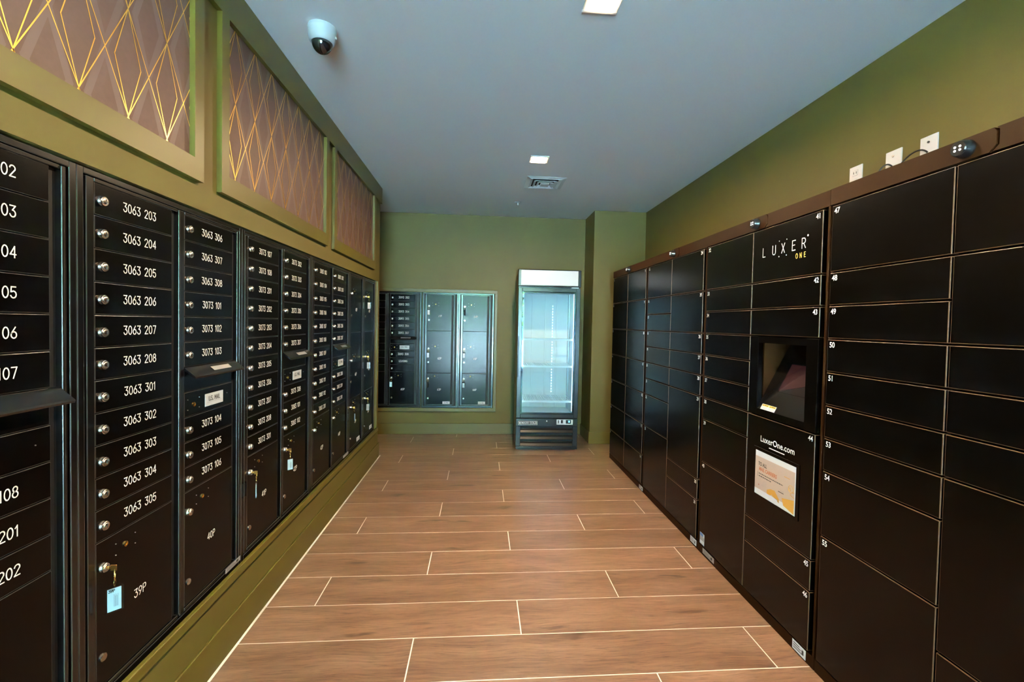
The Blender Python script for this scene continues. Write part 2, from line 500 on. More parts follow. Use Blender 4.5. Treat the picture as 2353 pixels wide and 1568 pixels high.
# surround of the far cabinets
t = MB()
t.bbox(FX0, FX1 + .036, YF - .018, YF, .282, FZ0, M_trim, .003)
t.bbox(FX0, FX1 + .036, YF - .018, YF, FZ1, 1.788, M_trim, .003)
t.bbox(FX1, FX1 + .036, YF - .018, YF, FZ0, FZ1, M_trim, .003)
struct(t.build('trim_3'), 'olive trim boards framing the far mail cabinets')
# top fascia along the ceiling on the left wall
struct(MB().box(XL, XF, YB, YE, 2.553, ZC, M_trim).build('trim_4'), 'olive fascia board along the top of the left wall')

# ================================================================== WALLPAPER PANELS
def clip_poly(pts, x0, x1, z0, z1):
    def cut(ps, ax, lim, keep_less):
        out = []
        for i in range(len(ps)):
            a, b = ps[i], ps[(i + 1) % len(ps)]
            ina = (a[ax] <= lim) == keep_less or a[ax] == lim
            inb = (b[ax] <= lim) == keep_less or b[ax] == lim
            if ina: out.append(a)
            if ina != inb:
                t_ = (lim - a[ax]) / (b[ax] - a[ax]); out.append((a[0] + t_ * (b[0] - a[0]), a[1] + t_ * (b[1] - a[1])))
        return out
    for ax, lim, kl in ((0, x0, False), (0, x1, True), (1, z0, False), (1, z1, True)):
        if len(pts) >= 3: pts = cut(pts, ax, lim, kl)
    return pts
def wallpaper_panel(y0, y1, node0, label):
    """local x runs along +Y of the room, z up, front is -y"""
    zb, zt, zi = 1.868, 2.553, 1.942
    e = empty('wallpaper_panel', (XF, y0, zb), PI / 2)
    tag(e, label, 'wall panel', 'framed wallpaper panels on the left wall')
    W = y1 - y0; sw = .052; d = -.020 + 0
    H = zt - zb; hb = zi - zb
    thick = .0195
    # mitred bottom rail, two stiles
    MB().prism([(0, 0), (W, 0), (W - sw, hb), (sw, hb)], 0, thick, M_trim).build('bottom_rail', e)
    MB().prism([(0, 0.0), (sw, hb), (sw, H), (0, H)], 0, thick, M_trim).build('stile', e)
    MB().prism([(W, 0.0), (W, H), (W - sw, H), (W - sw, hb)], 0, thick, M_trim).build('stile', e)
    yb = .0188
    pap = MB().box(sw - .001, W - sw + .001, yb, yb + .001, hb - .001, H + .0, M_paperbg).build('wallpaper', e)
    S, Hh = .1612, .304
    zn = 1.958 - zb
    x0, x1, z0, z1 = sw, W - sw, hb, H
    def ribbons(paths, wd, y, m, name):
        b = MB()
        for pl in paths:
            for a, c in zip(pl, pl[1:]):
                dx, dz = c[0] - a[0], c[1] - a[1]; l = math.hypot(dx, dz); dx /= l; dz /= l
                hx, hz = -dz * wd / 2, dx * wd / 2
                e_ = wd * .3
                p = [(a[0] - hx - dx * e_, a[1] - hz - dz * e_), (c[0] - hx + dx * e_, c[1] - hz + dz * e_), (c[0] + hx + dx * e_, c[1] + hz + dz * e_), (a[0] + hx - dx * e_, a[1] + hz - dz * e_)]
                p = clip_poly(p, x0, x1, z0, z1)
                if len(p) >= 3:
                    b.ky = (getattr(b, 'ky', 0) + 1) % 9
                    b.poly([(q[0], y - b.ky * 1.5e-5, q[1]) for q in p], m)
        o = b.build(name, pap)
        return o
    gold = []; band = []
    n0 = int(-(node0 - y0) / S) - 2
    for n in range(n0, n0 + int(W / S) + 5):
        xc = node0 - y0 + n * S
        for m_ in range(-1, 3):
            zz = zn + m_ * Hh
            gold.append([(xc, zz), (xc - .0485, zz + Hh / 2), (xc, zz + Hh)])
            gold.append([(xc, zz), (xc + .0485, zz + Hh / 2), (xc, zz + Hh)])
            gold.append([(xc, zz), (xc + S, zz + Hh)]); gold.append([(xc, zz), (xc - S, zz + Hh)])
            xb, zb_ = xc + S / 2, zz + Hh / 2
            band.append([(xb, zb_), (xb - .055, zb_ + Hh / 2), (xb, zb_ + Hh)])
            band.append([(xb, zb_), (xb + .055, zb_ + Hh / 2), (xb, zb_ + Hh)])
    o = ribbons(band, .021, yb - .0002, M_band, 'printed_bands'); o['label'] = 'broad pale mauve printed bands'
    o = ribbons(gold, .0030, yb - .0005, M_foil, 'gold_lines'); o['label'] = 'thin gold foil lines in a diamond pattern'
wallpaper_panel(.497, 1.728, 1.240, 'framed wallpaper panel nearest the camera, cut off by the upper left corner')
wallpaper_panel(1.840, 3.072, 1.970, 'middle one of the three framed gold-lined wallpaper panels')
wallpaper_panel(3.186, 4.398, 3.29, 'farthest of the framed gold-lined wallpaper panels, near the far wall')

# ================================================================== MAIL CABINETS
PIT = .0877
ZT = 1.737          # top of the first door
MZ0, MZ1 = .327, 1.762
DOORCACHE = {}
def mail_door_mesh(w, h):
    key = (round(w, 4), round(h, 4))
    if key not in DOORCACHE:
        DOORCACHE[key] = MB().bbox(0, w, -.006, .004, -h, 0, M_mail, .0016, 2, M_mailedge).mesh('door')
    return DOORCACHE[key]
def lock_mesh(s):
    b = MB()
    b.lathe([(.0136 * s, 0), (.0136 * s, -.003), (.0126 * s, -.0045), (.0126 * s, -.0095), (.0112 * s, -.011)], M_nickel, n=20)
    b.lathe([(.0080 * s, -.0108), (.0080 * s, -.0126), (.0070 * s, -.0132)], M_nickel, n=16)
    b.box(-.0013 * s, .0013 * s, -.0138, -.0125, -.0052 * s, .0052 * s, M_dark)
    return b.mesh('lock')
LOCK = lock_mesh(1.0)
b = MB(); b.lathe([(.0112, 0), (.0112, -.003), (.0092, -.0045)], M_nickel, n=18); PLUG = b.mesh('plug')
b = MB(); b.lathe([(.0078, 0), (.0078, -.003), (.0050, -.0045), (.0032, -.0045), (.0030, -.002)], M_brass, n=16); BRASSLOCK = b.mesh('brass_lock')
b = MB(); b.lathe([(.0016, 0), (.0016, -.0016), (.0008, -.0022)], M_steel, n=8); SCREW = b.mesh('screw')
def smooth_me(me):
    me.polygons.foreach_set('use_smooth', [True] * len(me.polygons))
    try: me.set_sharp_from_angle(angle=math.radians(35))
    except Exception: pass
for me in (LOCK, PLUG, BRASSLOCK, SCREW): smooth_me(me)

def mail_cabinet(name, loc, rz, s, cols, width, label, cat, group=None):
    """cols: list of (x offset of the door column, kind, texts). local z=0 at the cabinet's bottom."""
    Z = lambda z: (z - MZ0) * s
    U = lambda u: u * s
    e = empty(name, loc, rz); tag(e, label, cat, group)
    H = Z(MZ1); W = U(width)
    MB().box(.001, W - .001, .004, .030, .001, H - .001, M_dark).build('back_box', e)
    # outer frame of four raised bars
    fr = MB()
    fw_, fd = U(.020), -.010
    fr.bbox(.0006, fw_, fd, .006, 0, H, M_mailf, .0020, 2, M_mailedge).bbox(W - fw_, W - .0006, fd, .006, 0, H, M_mailf, .0020, 2, M_mailedge)
    fr.bbox(fw_, W - fw_, fd, .006, 0, Z(.353), M_mailf, .0020, 2, M_mailedge).bbox(fw_, W - fw_, fd, .006, Z(1.746), H, M_mailf, .0020, 2, M_mailedge)
    fr.build('outer_frame', e)
    DW = U(.300)
    for ci, (u0, kind, texts) in enumerate(cols):
        cx = U(u0); cw = U(.325)
        cf = MB(); y = -.0085
        # column frame: bars around the door stack, wider hinge side on the right
        cf.bbox(cx - U(.026), cx - U(.002), -.007, .006, Z(.355), Z(1.744), M_mailf, .0020, 2, M_mailedge)
        cf.bbox(cx + cw, cx + cw + U(.007), y - .004, .006, Z(.368), Z(1.742), M_mailf, .0020, 2, M_mailedge)
        cf.bbox(cx + cw + U(.010), cx + cw + U(.016), y, .006, Z(.358), Z(1.744), M_mailf, .0020, 2, M_mailedge)
        cf.bbox(cx - U(.002), cx + cw, y, .006, Z(.357), Z(.368), M_mailf, .0020, 2, M_mailedge)
        cf.bbox(cx - U(.002), cx + cw, y, .006, Z(1.734), Z(1.744), M_mailf, .0020, 2, M_mailedge)
        cf.build('column_frame', e)
        def door(ztop, zbot):
            o = place(mail_door_mesh(DW, (ztop - zbot) * s - .0028), 'door', e, (cx, 0, Z(ztop) - .0014))
            # hinge knuckle line beside the door
            return o
        def lock_on(dr, z, u=.0215, me=LOCK, nm='lock'):
            return place(me, nm, dr, (U(u), -.006, Z(z) - dr.location.z))
        def num_on(dr, txt, z, u=.161):
            return place(text_mesh(txt, .0240 * s, .0027 * s, M_white, .19, .92), 'number', dr, (U(u), -.0064, Z(z) - dr.location.z))
        def parcel(ztop, zbot, txt, zl, zplug, zr, ztxt):
            dr = door(ztop, zbot)
            lock_on(dr, zl); lock_on(dr, zplug, .0215, PLUG, 'plug')
            lock_on(dr, zr, .101, BRASSLOCK, 'brass_lock')
            for du, dz in ((-.035, .016), (.037, .016), (-.035, -.016), (.037, -.016)):
                lock_on(dr, zr + dz, .101 + du, SCREW, 'screw')
            if txt: num_on(dr, txt, ztxt, .158)
            return dr
        if kind in ('full', 'slot'):
            ti = 0
            rows = list(range(11))
            for r in rows:
                zt, zb = ZT - r * PIT - (.002 if r == 0 else 0), ZT - (r + 1) * PIT
                if kind == 'slot' and r in (6, 7):
                    continue
                dr = door(zt, zb); lock_on(dr, (zt + zb) / 2 - .003)
                tx = texts[ti] if ti < len(texts) else ''
                if tx: num_on(dr, tx, (zt + zb) / 2 + .001)
                ti += 1
            if kind == 'slot':
                zt = ZT - 6 * PIT; zb = ZT - 7 * PIT; zc = ZT - 8 * PIT
                # outgoing mail flap: sloping lip
                fl_ = MB(); x0, x1 = cx - U(.0), cx + cw - U(.002)
                pr_ = [(-.004, 0), (-.040, -.030), (-.043, -.034), (-.041, -.039), (-.004, -.010)]
                vs = [(x, y_ * s, Z(zt) + z_ * s) for x in (x0, x1) for y_, z_ in pr_]
                n_ = len(pr_)
                fl_.faces(vs, [tuple(range(n_)), tuple(reversed(range(n_, 2 * n_)))] + [(i, (i + 1) % n_, (i + 1) % n_ + n_, i + n_) for i in range(n_)], M_mailf)
                flap = fl_.build('mail_slot_flap', e); flap['label'] = 'sloping black flap of the outgoing mail slot'
                st = MB(); st.poly([(cx + U(.13), -.0165 * s, Z(zt) - .0098 * s), (cx + U(.13), -.032 * s, Z(zt) - .0227 * s), (cx + U(.25), -.032 * s, Z(zt) - .0227 * s), (cx + U(.25), -.0165 * s, Z(zt) - .0098 * s)], M_greylab)
                o = st.build('flap_label', flap)
                for v in o.data.vertices: v.co.y -= .0006; v.co.z += .0006
                place(mail_door_mesh(DW, PIT * s * .93), 'slot_panel', e, (cx, .002, Z(zb) + PIT * s * .93))
                pn = place(mail_door_mesh(DW, PIT * s - .0028), 'slot_lock_panel', e, (cx, 0, Z(zb) - .0014))
                zz = (zb + zc) / 2
                lock_on(pn, zz - .005, .052, BRASSLOCK, 'brass_lock')
                for du, dz in ((-.035, .016), (.030, .016), (-.035, -.020), (.030, -.020), (.210, .004)):
                    lock_on(pn, zz + dz, .052 + du, SCREW, 'screw')
                if texts[-1] == '38P':
                    bpy.data.objects.remove(o)
                else:
                  pl = MB().bbox(-U(.059), U(.059), -.0008, .0004, -.0235 * s, .0235 * s, M_label, .0004).build('mail_label', pn, (U(.1745), -.0066, Z(zz - .003) - pn.location.z))
                  pl['label'] = 'silver plate lettered U.S. MAIL'
                  b_ = MB(); ls, wd = stroke_lines('U.S. MAIL', .016 * s, .16, .9)
                  b_.strokes([[(x - wd / 2, z - .004 * s) for x, z in l] for l in ls], .0026 * s, -.0011, M_blackink)
                  b_.box(-.046 * s, .046 * s, -.0011, -.0010, -.0105 * s, -.0092 * s, M_greylab)
                  b_.build('lettering', None).parent = pn
                  lt = [c for c in pn.children if c.name.startswith('lettering')][-1]
                  lt.location = pl.location
            parcel(ZT - 11 * PIT, .370, texts[-1] if texts else '', .698, .449, .725, .555)
        else:  # three parcel doors
            t1, t2, t3 = texts
            parcel(ZT - .002, 1.288, t1, 1.595, 1.421, 1.617, 1.472)
            parcel(1.288, .760, t2, 1.066, .897, 1.093, .944)
            dr = parcel(.760, .370, t3, .694, .445, .722, .555)
            pl = MB().bbox(-.045 * s, .045 * s, -.0008, .0004, -.0165 * s, .0165 * s, M_paper, .0003).build('mail_sticker', dr, (U(.248), -.0066, Z(.390) - dr.location.z))
            b_ = MB(); ls, wd = stroke_lines('U.S. MAIL', .011 * s, .16, .85)
            b_.strokes([[(x - wd / 2, z - .006 * s) for x, z in l] for l in ls], .0017 * s, -.0011, M_blackink)
            o = b_.build('lettering', dr); o.location = pl.location
    return e

SL = 1.0196
def YL(u): return u * SL
LZ = HC + (MZ0 - HC) * SL
U0 = 1.2225
n3 = lambda p, xs: ['%s %s' % (p, x) for x in xs]
LC, RC = .057, .4205
def left_cab(k, c1, c2, label):
    return mail_cabinet('mail_cabinet', (XM, YL(U0 + .7885 * k), LZ), PI / 2, SL, [(LC, 'full', c1), (RC, 'slot', c2)], .7885, label, 'mail cabinet', 'mail cabinets on the left wall')
left_cab(-1, [], n3('3063', (102, 103, 104, 105, 106, 107, 108, 201, 202)) + ['38P'], 'black mail cabinet cut off by the left edge of the photo')
left_cab(0, n3('3063', (203, 204, 205, 206, 207, 208, 301, 302, 303, 304, 305)) + ['39P'],
         n3('3063', (306, 307, 308)) + n3('3073', (101, 102, 103, 104, 105, 106)) + ['40P'], 'black mail cabinet with boxes 3063 203 to 3073 106 and parcel doors 39P, 40P')
left_cab(1, n3('3073', (107, 108, 201, 202, 203, 204, 205, 206, 207, 208, 301)) + ['41P'],
         n3('3073', (302, 303, 304, 305, 306, 307, 308)) + n3('3083', (101, 102)) + ['42P'], 'black mail cabinet with boxes 3073 107 to 3083 102 and parcel doors 41P, 42P')
left_cab(2, n3('3083', (103, 104, 105, 106, 107, 108, 109, 110, 111, 112, 201)) + ['43P'],
         n3('3083', (202, 203, 204, 205, 206, 207, 208, 209, 210)) + ['44P'], 'black mail cabinet with boxes starting 3083 and parcel doors 43P, 44P')
for i, (u0, tx, lab) in enumerate(((3.5885, ('45P', '46P', '47P'), 'tall narrow parcel cabinet on the left wall marked 45P'), (4.0225, ('48P', '49P', '50P'), 'last parcel cabinet on the left wall, at the end by the far wall'))):
    mail_cabinet('parcel_cabinet', (XM, YL(u0), LZ), PI / 2, SL, [(.057, 'parcels', tx)], .434, lab, 'parcel cabinet', 'parcel cabinets')
FYP = YF + .006
mail_cabinet('mail_cabinet', (-1.5095, FYP, MZ0), 0, .988, [(LC, 'full', n3('3093', (107, 108, 201, 202, 203, 204, 205, 206, 207, 208, 301)) + ['59P']),
             (RC, 'slot', n3('3093', (302, 303, 304, 305, 306, 307, 308)) + ['LEASING', '', '60P'])], .7985, 'black mail cabinet on the far wall with boxes 3093 302 to LEASING and 60P', 'mail cabinet')
mail_cabinet('parcel_cabinet', (-.7080, FYP, MZ0), 0, .988, [(.057, 'parcels', ('61P', '62P', '63P'))], .4415, 'parcel cabinet on the far wall with doors 61P to 63P', 'parcel cabinet', 'parcel cabinets')
mail_cabinet('parcel_cabinet', (-.2715, FYP, MZ0), 0, .988, [(.057, 'parcels', ('64P', '65P', '66P'))], .4415, 'parcel cabinet on the far wall with doors 64P to 66P', 'parcel cabinet', 'parcel cabinets')

# stickers along the bottom frame of the left cabinets
def sticker(name, loc, rz, w, h, label, m=M_greylab, lines=True):
    b_ = MB().box(-w / 2, w / 2, -.0004, .0004, -h / 2, h / 2, m)
    if lines:
        for i in range(3):
            b_.box(-w * .42, w * (.05 + .1 * i), -.0006, -.0004, h * (.26 - .24 * i) - h * .04, h * (.26 - .24 * i) + h * .04, M_blackink)
        b_.box(w * .22, w * .36, -.0006, -.0004, -h * .25, h * .25, M_blackink)
    o = b_.build(name); o.location = loc; o.rotation_euler = (0, 0, rz)
    return tag(o, label, 'sticker')

# ================================================================== KEYS ON TAGS
def key_tag(loc, rz, label, turn=0.0, s=1.0, txt=None):
    """hangs from a parcel lock; local origin at the lock face, front is -y"""
    e = empty('key_tag', loc, rz); tag(e, label, 'key tag', 'key tags hanging from parcel locks')
    k_ = MB(); k_.bbox(-.0012, .0012, -.010 * s, .001, -.004, .004, M_copper, .0004)
    k_.bbox(-.0012, .0012, -.022 * s, -.008 * s, -.009, .007, M_copper, .0006).build('key', e)
    rr = .0145 * s; cx, cy, cz = -.001, -.018 * s, -.017 * s
    MB().tube([(cx + rr * math.cos(a) * .75, cy + rr * math.cos(a) * .5, cz + rr * math.sin(a)) for a in [2 * PI * i / 20 for i in range(20)]], .0011 * s, M_brass, 6, True).build('key_ring', e, smooth=True)
    zt = cz - rr
    MB().tube([(cx + .003 * math.cos(a), cy, zt - .006 * s + .009 * s * math.sin(a)) for a in [2 * PI * i / 12 for i in range(12)]], .0009 * s, M_brass, 6, True).build('clip', e, smooth=True)
    ta = empty('tag', (cx, cy, zt - .012 * s)); ta.rotation_euler = (0, 0, turn); ta.parent = e
    bpy.data.objects.remove(ta)
    w, h = .036 * s, .070 * s
    sl = MB().prism([(-w / 2, -h), (w / 2, -h), (w / 2, -.008 * s), (w / 4, 0), (-w / 4, 0), (-w / 2, -.008 * s)], -.0020, .0020, M_clear).build('clear_sleeve', e, (cx, cy, zt - .010 * s)); sl.rotation_euler = (0, 0, turn)
    pp = MB().box(-w * .40, w * .34, -.0012, .0012, -h + .004 * s, -.010 * s, M_card)
    for i in range(5): pp.box(-w * .05 + i * w * .05, -w * .03 + i * w * .05, -.00125, -.0012, -h * .8, -h * (.35 + .06 * (i % 2)), M_greylab)
    if txt: pp.strokes([[(x - w * .34, z - .0185 * s) for x, z in l] for l in stroke_lines(txt, .0065 * s, .15, .9)[0]], .0013 * s, -.0014, M_blackink)
    pp.build('paper_insert', sl)
    return e
def ltag(u, z, lab, turn=0, s=1.0, txt=None):
    key_tag((XM + .0185, YL(u), HC + (z - HC) * SL), PI / 2, lab, turn, s, txt)
ltag(U0 + LC + .0215, .698, 'clear key tag with blue-white card hanging from parcel lock 39P', -.75, 1.12, '39P')
ltag(U0 + .7885 + LC + .0215, .698, 'key tag turned edge-on hanging from parcel lock 41P', .35)
ltag(U0 + .7885 + RC + .0215, .698, 'key tag with white card hanging from parcel lock 42P', -.75)
ltag(3.5885 + LC + .0215, .694, 'key tag turned edge-on at the bottom lock of the cabinet marked 45P', .5)
ltag(4.0225 + LC + .0215, 1.595, 'topmost key tag on the last left parcel cabinet', -.7)
ltag(4.0225 + LC + .0215, 1.066, 'middle key tag on the last left parcel cabinet', -.7)
ltag(4.0225 + LC + .0215, .694, 'lowest key tag on the last left parcel cabinet', -.7)
def ftag(x, z, lab, turn=0):
    key_tag((x, FYP - .006 - .012, MZ0 + (z - MZ0) * .988), 0, lab, turn)
ftag(-1.5095 + .988 * (RC + .0215), .698, 'key tag with white card hanging from far wall lock 60P', .2)
for x, (a, b_, c), tt in ((-.7080, ('61P', '62P', '63P'), (.5, .2, 1.2)), (-.2715, ('64P', '65P', '66P'), (1.2, .2, .2))):
    for z, nm, tu in ((1.595, a, tt[0]), (1.066, b_, tt[1]), (.694, c, tt[2])):
        ftag(x + .988 * (LC + .0215), z, 'small key tag hanging from far wall parcel lock %s' % nm, tu)

sticker('barcode_sticker', (XM + .0112, 1.985 * 1.0, .338), PI / 2, .115, .020, 'grey barcode sticker on the frame below parcel door 40P')
sticker('barcode_sticker', (XM + .0112, 3.600, .336), PI / 2, .13, .020, 'grey barcode sticker on the frame below parcel door 44P')

# ================================================================== PARCEL LOCKERS
LU = [1.871 - .1305 * i for i in range(14)]     # door row lines
def zl(i): return LU[i] if i < 14 else .055
LDOOR = {}
BW = .976
def locker_bank(y_near, left, right, label, kiosk=False, right_numbers=True):
    e = empty('locker_bank', (XR, y_near + BW, 0), -PI / 2)
    tag(e, label, 'parcel locker', 'parcel locker banks along the right wall')
    MB().bbox(.001, BW - .001, .032, .50, .0, 1.936, M_lockf, .002).build('body', e)
    # plinth and fascia
    MB().bbox(.001, BW - .001, .004, .032, .0, .050, M_lockf, .0015).build('plinth', e)
    f = MB(); f.prism([(.002, 1.875), (.560, 1.875), (.577, 1.892), (.577, 1.928), (.570, 1.938), (.002, 1.938)], .0, .032, M_lockf)
    f.build('fascia', e)
    f = MB(); f.prism([(.566, 1.875), (.974, 1.875), (.974, 1.938), (.576, 1.938), (.583, 1.930), (.583, 1.890)], .002, .032, M_lockf)
    f.build('fascia', e)
    # side posts: far edge thin, near edge groove with two steps
    MB().bbox(.002, .011, .010, .032, .050, 1.874, M_lockf, .001).build('post', e)
    MB().bbox(.966, .975, .002, .032, .050, 1.874, M_lockf, .001).build('post', e)
    # camera puck
    p = MB(); p.lathe([(.026, 0), (.026, -.006), (.023, -.010), (.023, -.024), (.020, -.028)], M_fblack, n=24)
    pk = p.build('camera_puck', e, (.502, 0, 1.906), smooth=True)
    for dx in (-.007, .007):
        for dz in (-.005, .005):
            MB().lathe([(.0034, 0), (.0034, -.0012)], M_puckled, n=8).build('lens', pk, (dx, -.028, dz))
    # latch stubs are left out; doors
    for side, doors in (('l', left), ('r', right)):
        x0, x1 = (.013, .4735) if side == 'l' else (.4795, .941)
        for num, a, b_ in doors:
            za, zb = zl(a) - .003, zl(b_) + .003
            w, h = x1 - x0, za - zb
            if num == 'K': continue
            key = (round(w, 4), round(h, 4))
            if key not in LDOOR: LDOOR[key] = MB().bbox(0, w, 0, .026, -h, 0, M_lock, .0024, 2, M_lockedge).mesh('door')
            d = place(LDOOR[key], 'door', e, (x0, 0, za))
            if num:
                nx = .024 if side == 'l' else w - .024
                place(font_mesh(str(num), .0300, M_white, .0005, 'CENTER', 0, .96, .92), 'number', d, (nx, -.0006, -.021))
    return e
D = [(i + 1, 2 * i, 2 * i + 2) for i in range(6)] + [(7, 12, 14)]
locker_bank(3.652, D, [(n + 7, a, b_) for n, a, b_ in D], 'farthest black locker bank with doors 1 to 14, beside the corner column')
locker_bank(2.676, [(15, 0, 2), (16, 2, 3), (17, 3, 4), (18, 4, 5), (19, 5, 6), (20, 6, 7), (21, 7, 8), (22, 8, 10), (23, 10, 14)],
            [(24, 0, 2), (25, 2, 4), (26, 4, 5), (27, 5, 6), (28, 6, 7), (29, 7, 11), (30, 11, 12), (31, 12, 14)], 'black locker bank with doors numbered 24 to 31 at its right')
KB = locker_bank(1.700, [(32, 0, 2), (33, 2, 3), (34, 3, 4), (35, 4, 5), (36, 5, 6), (37, 6, 7), (38, 7, 8), (39, 8, 10), (40, 10, 14)],
            [(41, 0, 2), (42, 2, 3), (43, 3, 4), ('K', 4, 7), (44, 7, 11), (45, 11, 12), (46, 12, 14)], 'black locker bank with the kiosk recess and doors 32 to 46')
locker_bank(.724, [(47, 0, 2), (48, 2, 3), (49, 3, 4), (50, 4, 5), (51, 5, 6), (52, 6, 7), (53, 7, 8), (54, 8, 10), (55, 10, 14)],
            [('', 0, 2), ('', 2, 4), ('', 4, 5), ('', 5, 6), ('', 6, 7), ('', 7, 11), ('', 11, 14)], 'nearest black locker bank with doors 47 to 55, cut off by the right edge')

for q_, w_ in enumerate(('first', 'second', 'third')):
    locker_bank(.724 - .976 * (q_ + 1), [('', 0, 2), ('', 2, 4), ('', 4, 6), ('', 6, 8), ('', 8, 10), ('', 10, 14)],
                [('', 0, 2), ('', 2, 3), ('', 3, 4), ('', 4, 6), ('', 6, 10), ('', 10, 14)], '%s black locker bank on the right behind the camera' % w_)
# kiosk in the second bank (local x = far end 2.676 - Y)
kx = lambda Y: 2.676 - Y
x0, x1 = .4795, .941
z1, z0 = zl(4) - .003, zl(7) + .003
ox0, ox1, oz0, oz1 = kx(2.132), kx(1.803), .992, 1.315
kf = MB()
kf.bbox(x0, ox0, 0, .026, z0, z1, M_lock, .0014).bbox(ox1, x1, 0, .026, z0, z1, M_lock, .0014)
kf.box(ox0, ox1, .0005, .026, z0 + .001, oz0, M_lock).box(ox0, ox1, .0005, .026, oz1, z1 - .001, M_lock)
kio = kf.build('kiosk_frame', KB)
kio['label'] = 'black kiosk panel with a recessed sloping console'
body = [c for c in KB.children if c.name.startswith('body')][0]
# carve the body behind the kiosk: rebuild it as pieces around the recess
bpy.data.objects.remove(body)
bd = MB()
bd.box(.001, ox0, .032, .50, 0, 1.936, M_lockf).box(ox1, BW - .001, .032, .50, 0, 1.936, M_lockf)
bd.box(ox0, ox1, .032, .50, 0, oz0 - .004, M_lockf).box(ox0, ox1, .032, .50, oz1, 1.936, M_lockf).box(ox0, ox1, .22, .50, oz0 - .004, oz1, M_lockf)
bd.build('body', KB)
dep = (oz1 - oz0) / 1.91
sl = MB()
sl.faces([(ox0, .002, oz0), (ox1, .002, oz0), (ox1, dep, oz1), (ox0, dep, oz1), (ox0, .012, oz0 - .003), (ox1, .012, oz0 - .003), (ox1, dep + .02, oz1), (ox0, dep + .02, oz1)],
         [(0, 1, 2, 3), (4, 7, 6, 5), (0, 4, 5, 1), (3, 2, 6, 7), (0, 3, 7, 4), (1, 5, 6, 2)], M_screen if False else M_mailf)
con = sl.build('console_slope', KB); con['label'] = 'sloping black console face inside the kiosk'
ang = math.atan2(oz1 - oz0, dep)
def on_slope(o, x, t, lift):
    """t: distance up the slope from the front edge"""
    o.rotation_euler = (-(PI / 2 - ang), 0, 0)
    o.location = (x, .002 + t * math.cos(ang) - lift * math.sin(ang), oz0 + t * math.sin(ang) + lift * math.cos(ang))
    return o
scr = on_slope(MB().bbox(0, .245, -.001, .002, 0, .150, M_screen, .0006).build('touch_screen', KB), ox0 + .084, .105, .0015)
scr['label'] = 'glossy dark touch screen'
g_ = MB().prism([(.004, .003), (.240, .075), (.240, .146), (.004, .146)], -.0004, 0, M_pink).build('screen_glow', KB); on_slope(g_, ox0 + .084, .105, .003)  # pink screen light, its slanted lower edge drawing in the border of a reflection
ws = MB().box(0, .105, -.0005, 0, 0, .028, M_paper)
for k_ in (0, 1):
    ws.box(.003 + .052 * k_, .050 + .052 * k_, -.0008, -.0005, .017, .0265, M_orange)
    ws.prism([(.008 + .052 * k_, .019), (.016 + .052 * k_, .019), (.012 + .052 * k_, .0255)], -.0011, -.0008, M_blackink)
    ws.box(.019 + .052 * k_, .046 + .052 * k_, -.0011, -.0008, .0205, .0235, M_blackink)
    for q in range(3): ws.box(.005 + .052 * k_, .046 + .052 * k_, -.0008, -.0005, .0035 + .0042 * q, .0050 + .0042 * q, M_greylab)
w_ = ws.build('warning_sticker', KB); on_slope(w_, ox0 + .028, .001, .001); w_['label'] = 'white warning sticker with orange headings'

# lettering on doors 41 and 44
def door_of(bank, num_z):
    best = None
    for c in bank.children:
        if c.name.startswith('door') and c.location.x > .4 and abs(c.location.z - num_z) < .01: best = c
    return best
d41 = door_of(KB, zl(0) - .003); d44 = door_of(KB, zl(7) - .003)
for ch, Yc in (('L', 2.111), ('U', 2.036), ('X', 1.972), ('E', 1.902), ('R', 1.840)):
    ls, wd = stroke_lines(ch, .0425, 0, 1.0)
    MB().strokes([[(x - wd / 2, z) for x, z in l] for l in ls], .0036, 0, M_white).build('letter', d41, (kx(Yc) - x0, -.0006, 1.7315 - d41.location.z))['label'] = 'thin white letter %s' % ch
for Yc, z, r_ in ((2.000, 1.789, .0028), (1.949, 1.789, .0028), (2.000, 1.718, .0028), (1.949, 1.718, .0028), (1.816, 1.781, .0044)):
    MB().strokes([[(0, 0)]], r_, 0, M_white).build('dot', d41, (kx(Yc) - x0, -.0006, z - d41.location.z))
for ch, Yc in (('O', 1.881), ('N', 1.856), ('E', 1.831)):
    ls, wd = stroke_lines(ch, .0205, 0, .92)
    MB().strokes([[(x - wd / 2, z) for x, z in l] for l in ls], .0027, 0, M_gold).build('letter', d41, (kx(Yc) - x0, -.0006, 1.6930 - d41.location.z))['label'] = 'small gold letter %s' % ch
fm = font_mesh('LuxerOne.com', .0400, M_white, .0004, 'LEFT', 0, 1.02, .94)
xs = [v.co.x for v in fm.vertices]; wd = max(xs) - min(xs)
o = place(fm, 'web_address', d44, (kx(2.091) - x0, -.0006, .850 - d44.location.z)); o.scale = (.238 / wd, 1, 1); o['label'] = 'white lettering LuxerOne.com'
MB().box(kx(2.023) - x0, kx(1.915) - x0, -.0008, 0, .8195 - d44.location.z, .8235 - d44.location.z, M_white).build('underline', d44)
o = MB().bbox(kx(2.134) - x0, kx(1.814) - x0, -.0035, 0, .562 - d44.location.z, .806 - d44.location.z, M_lock, .0012).build('sign_holder', d44); o['label'] = 'thin black sign holder on door 44'

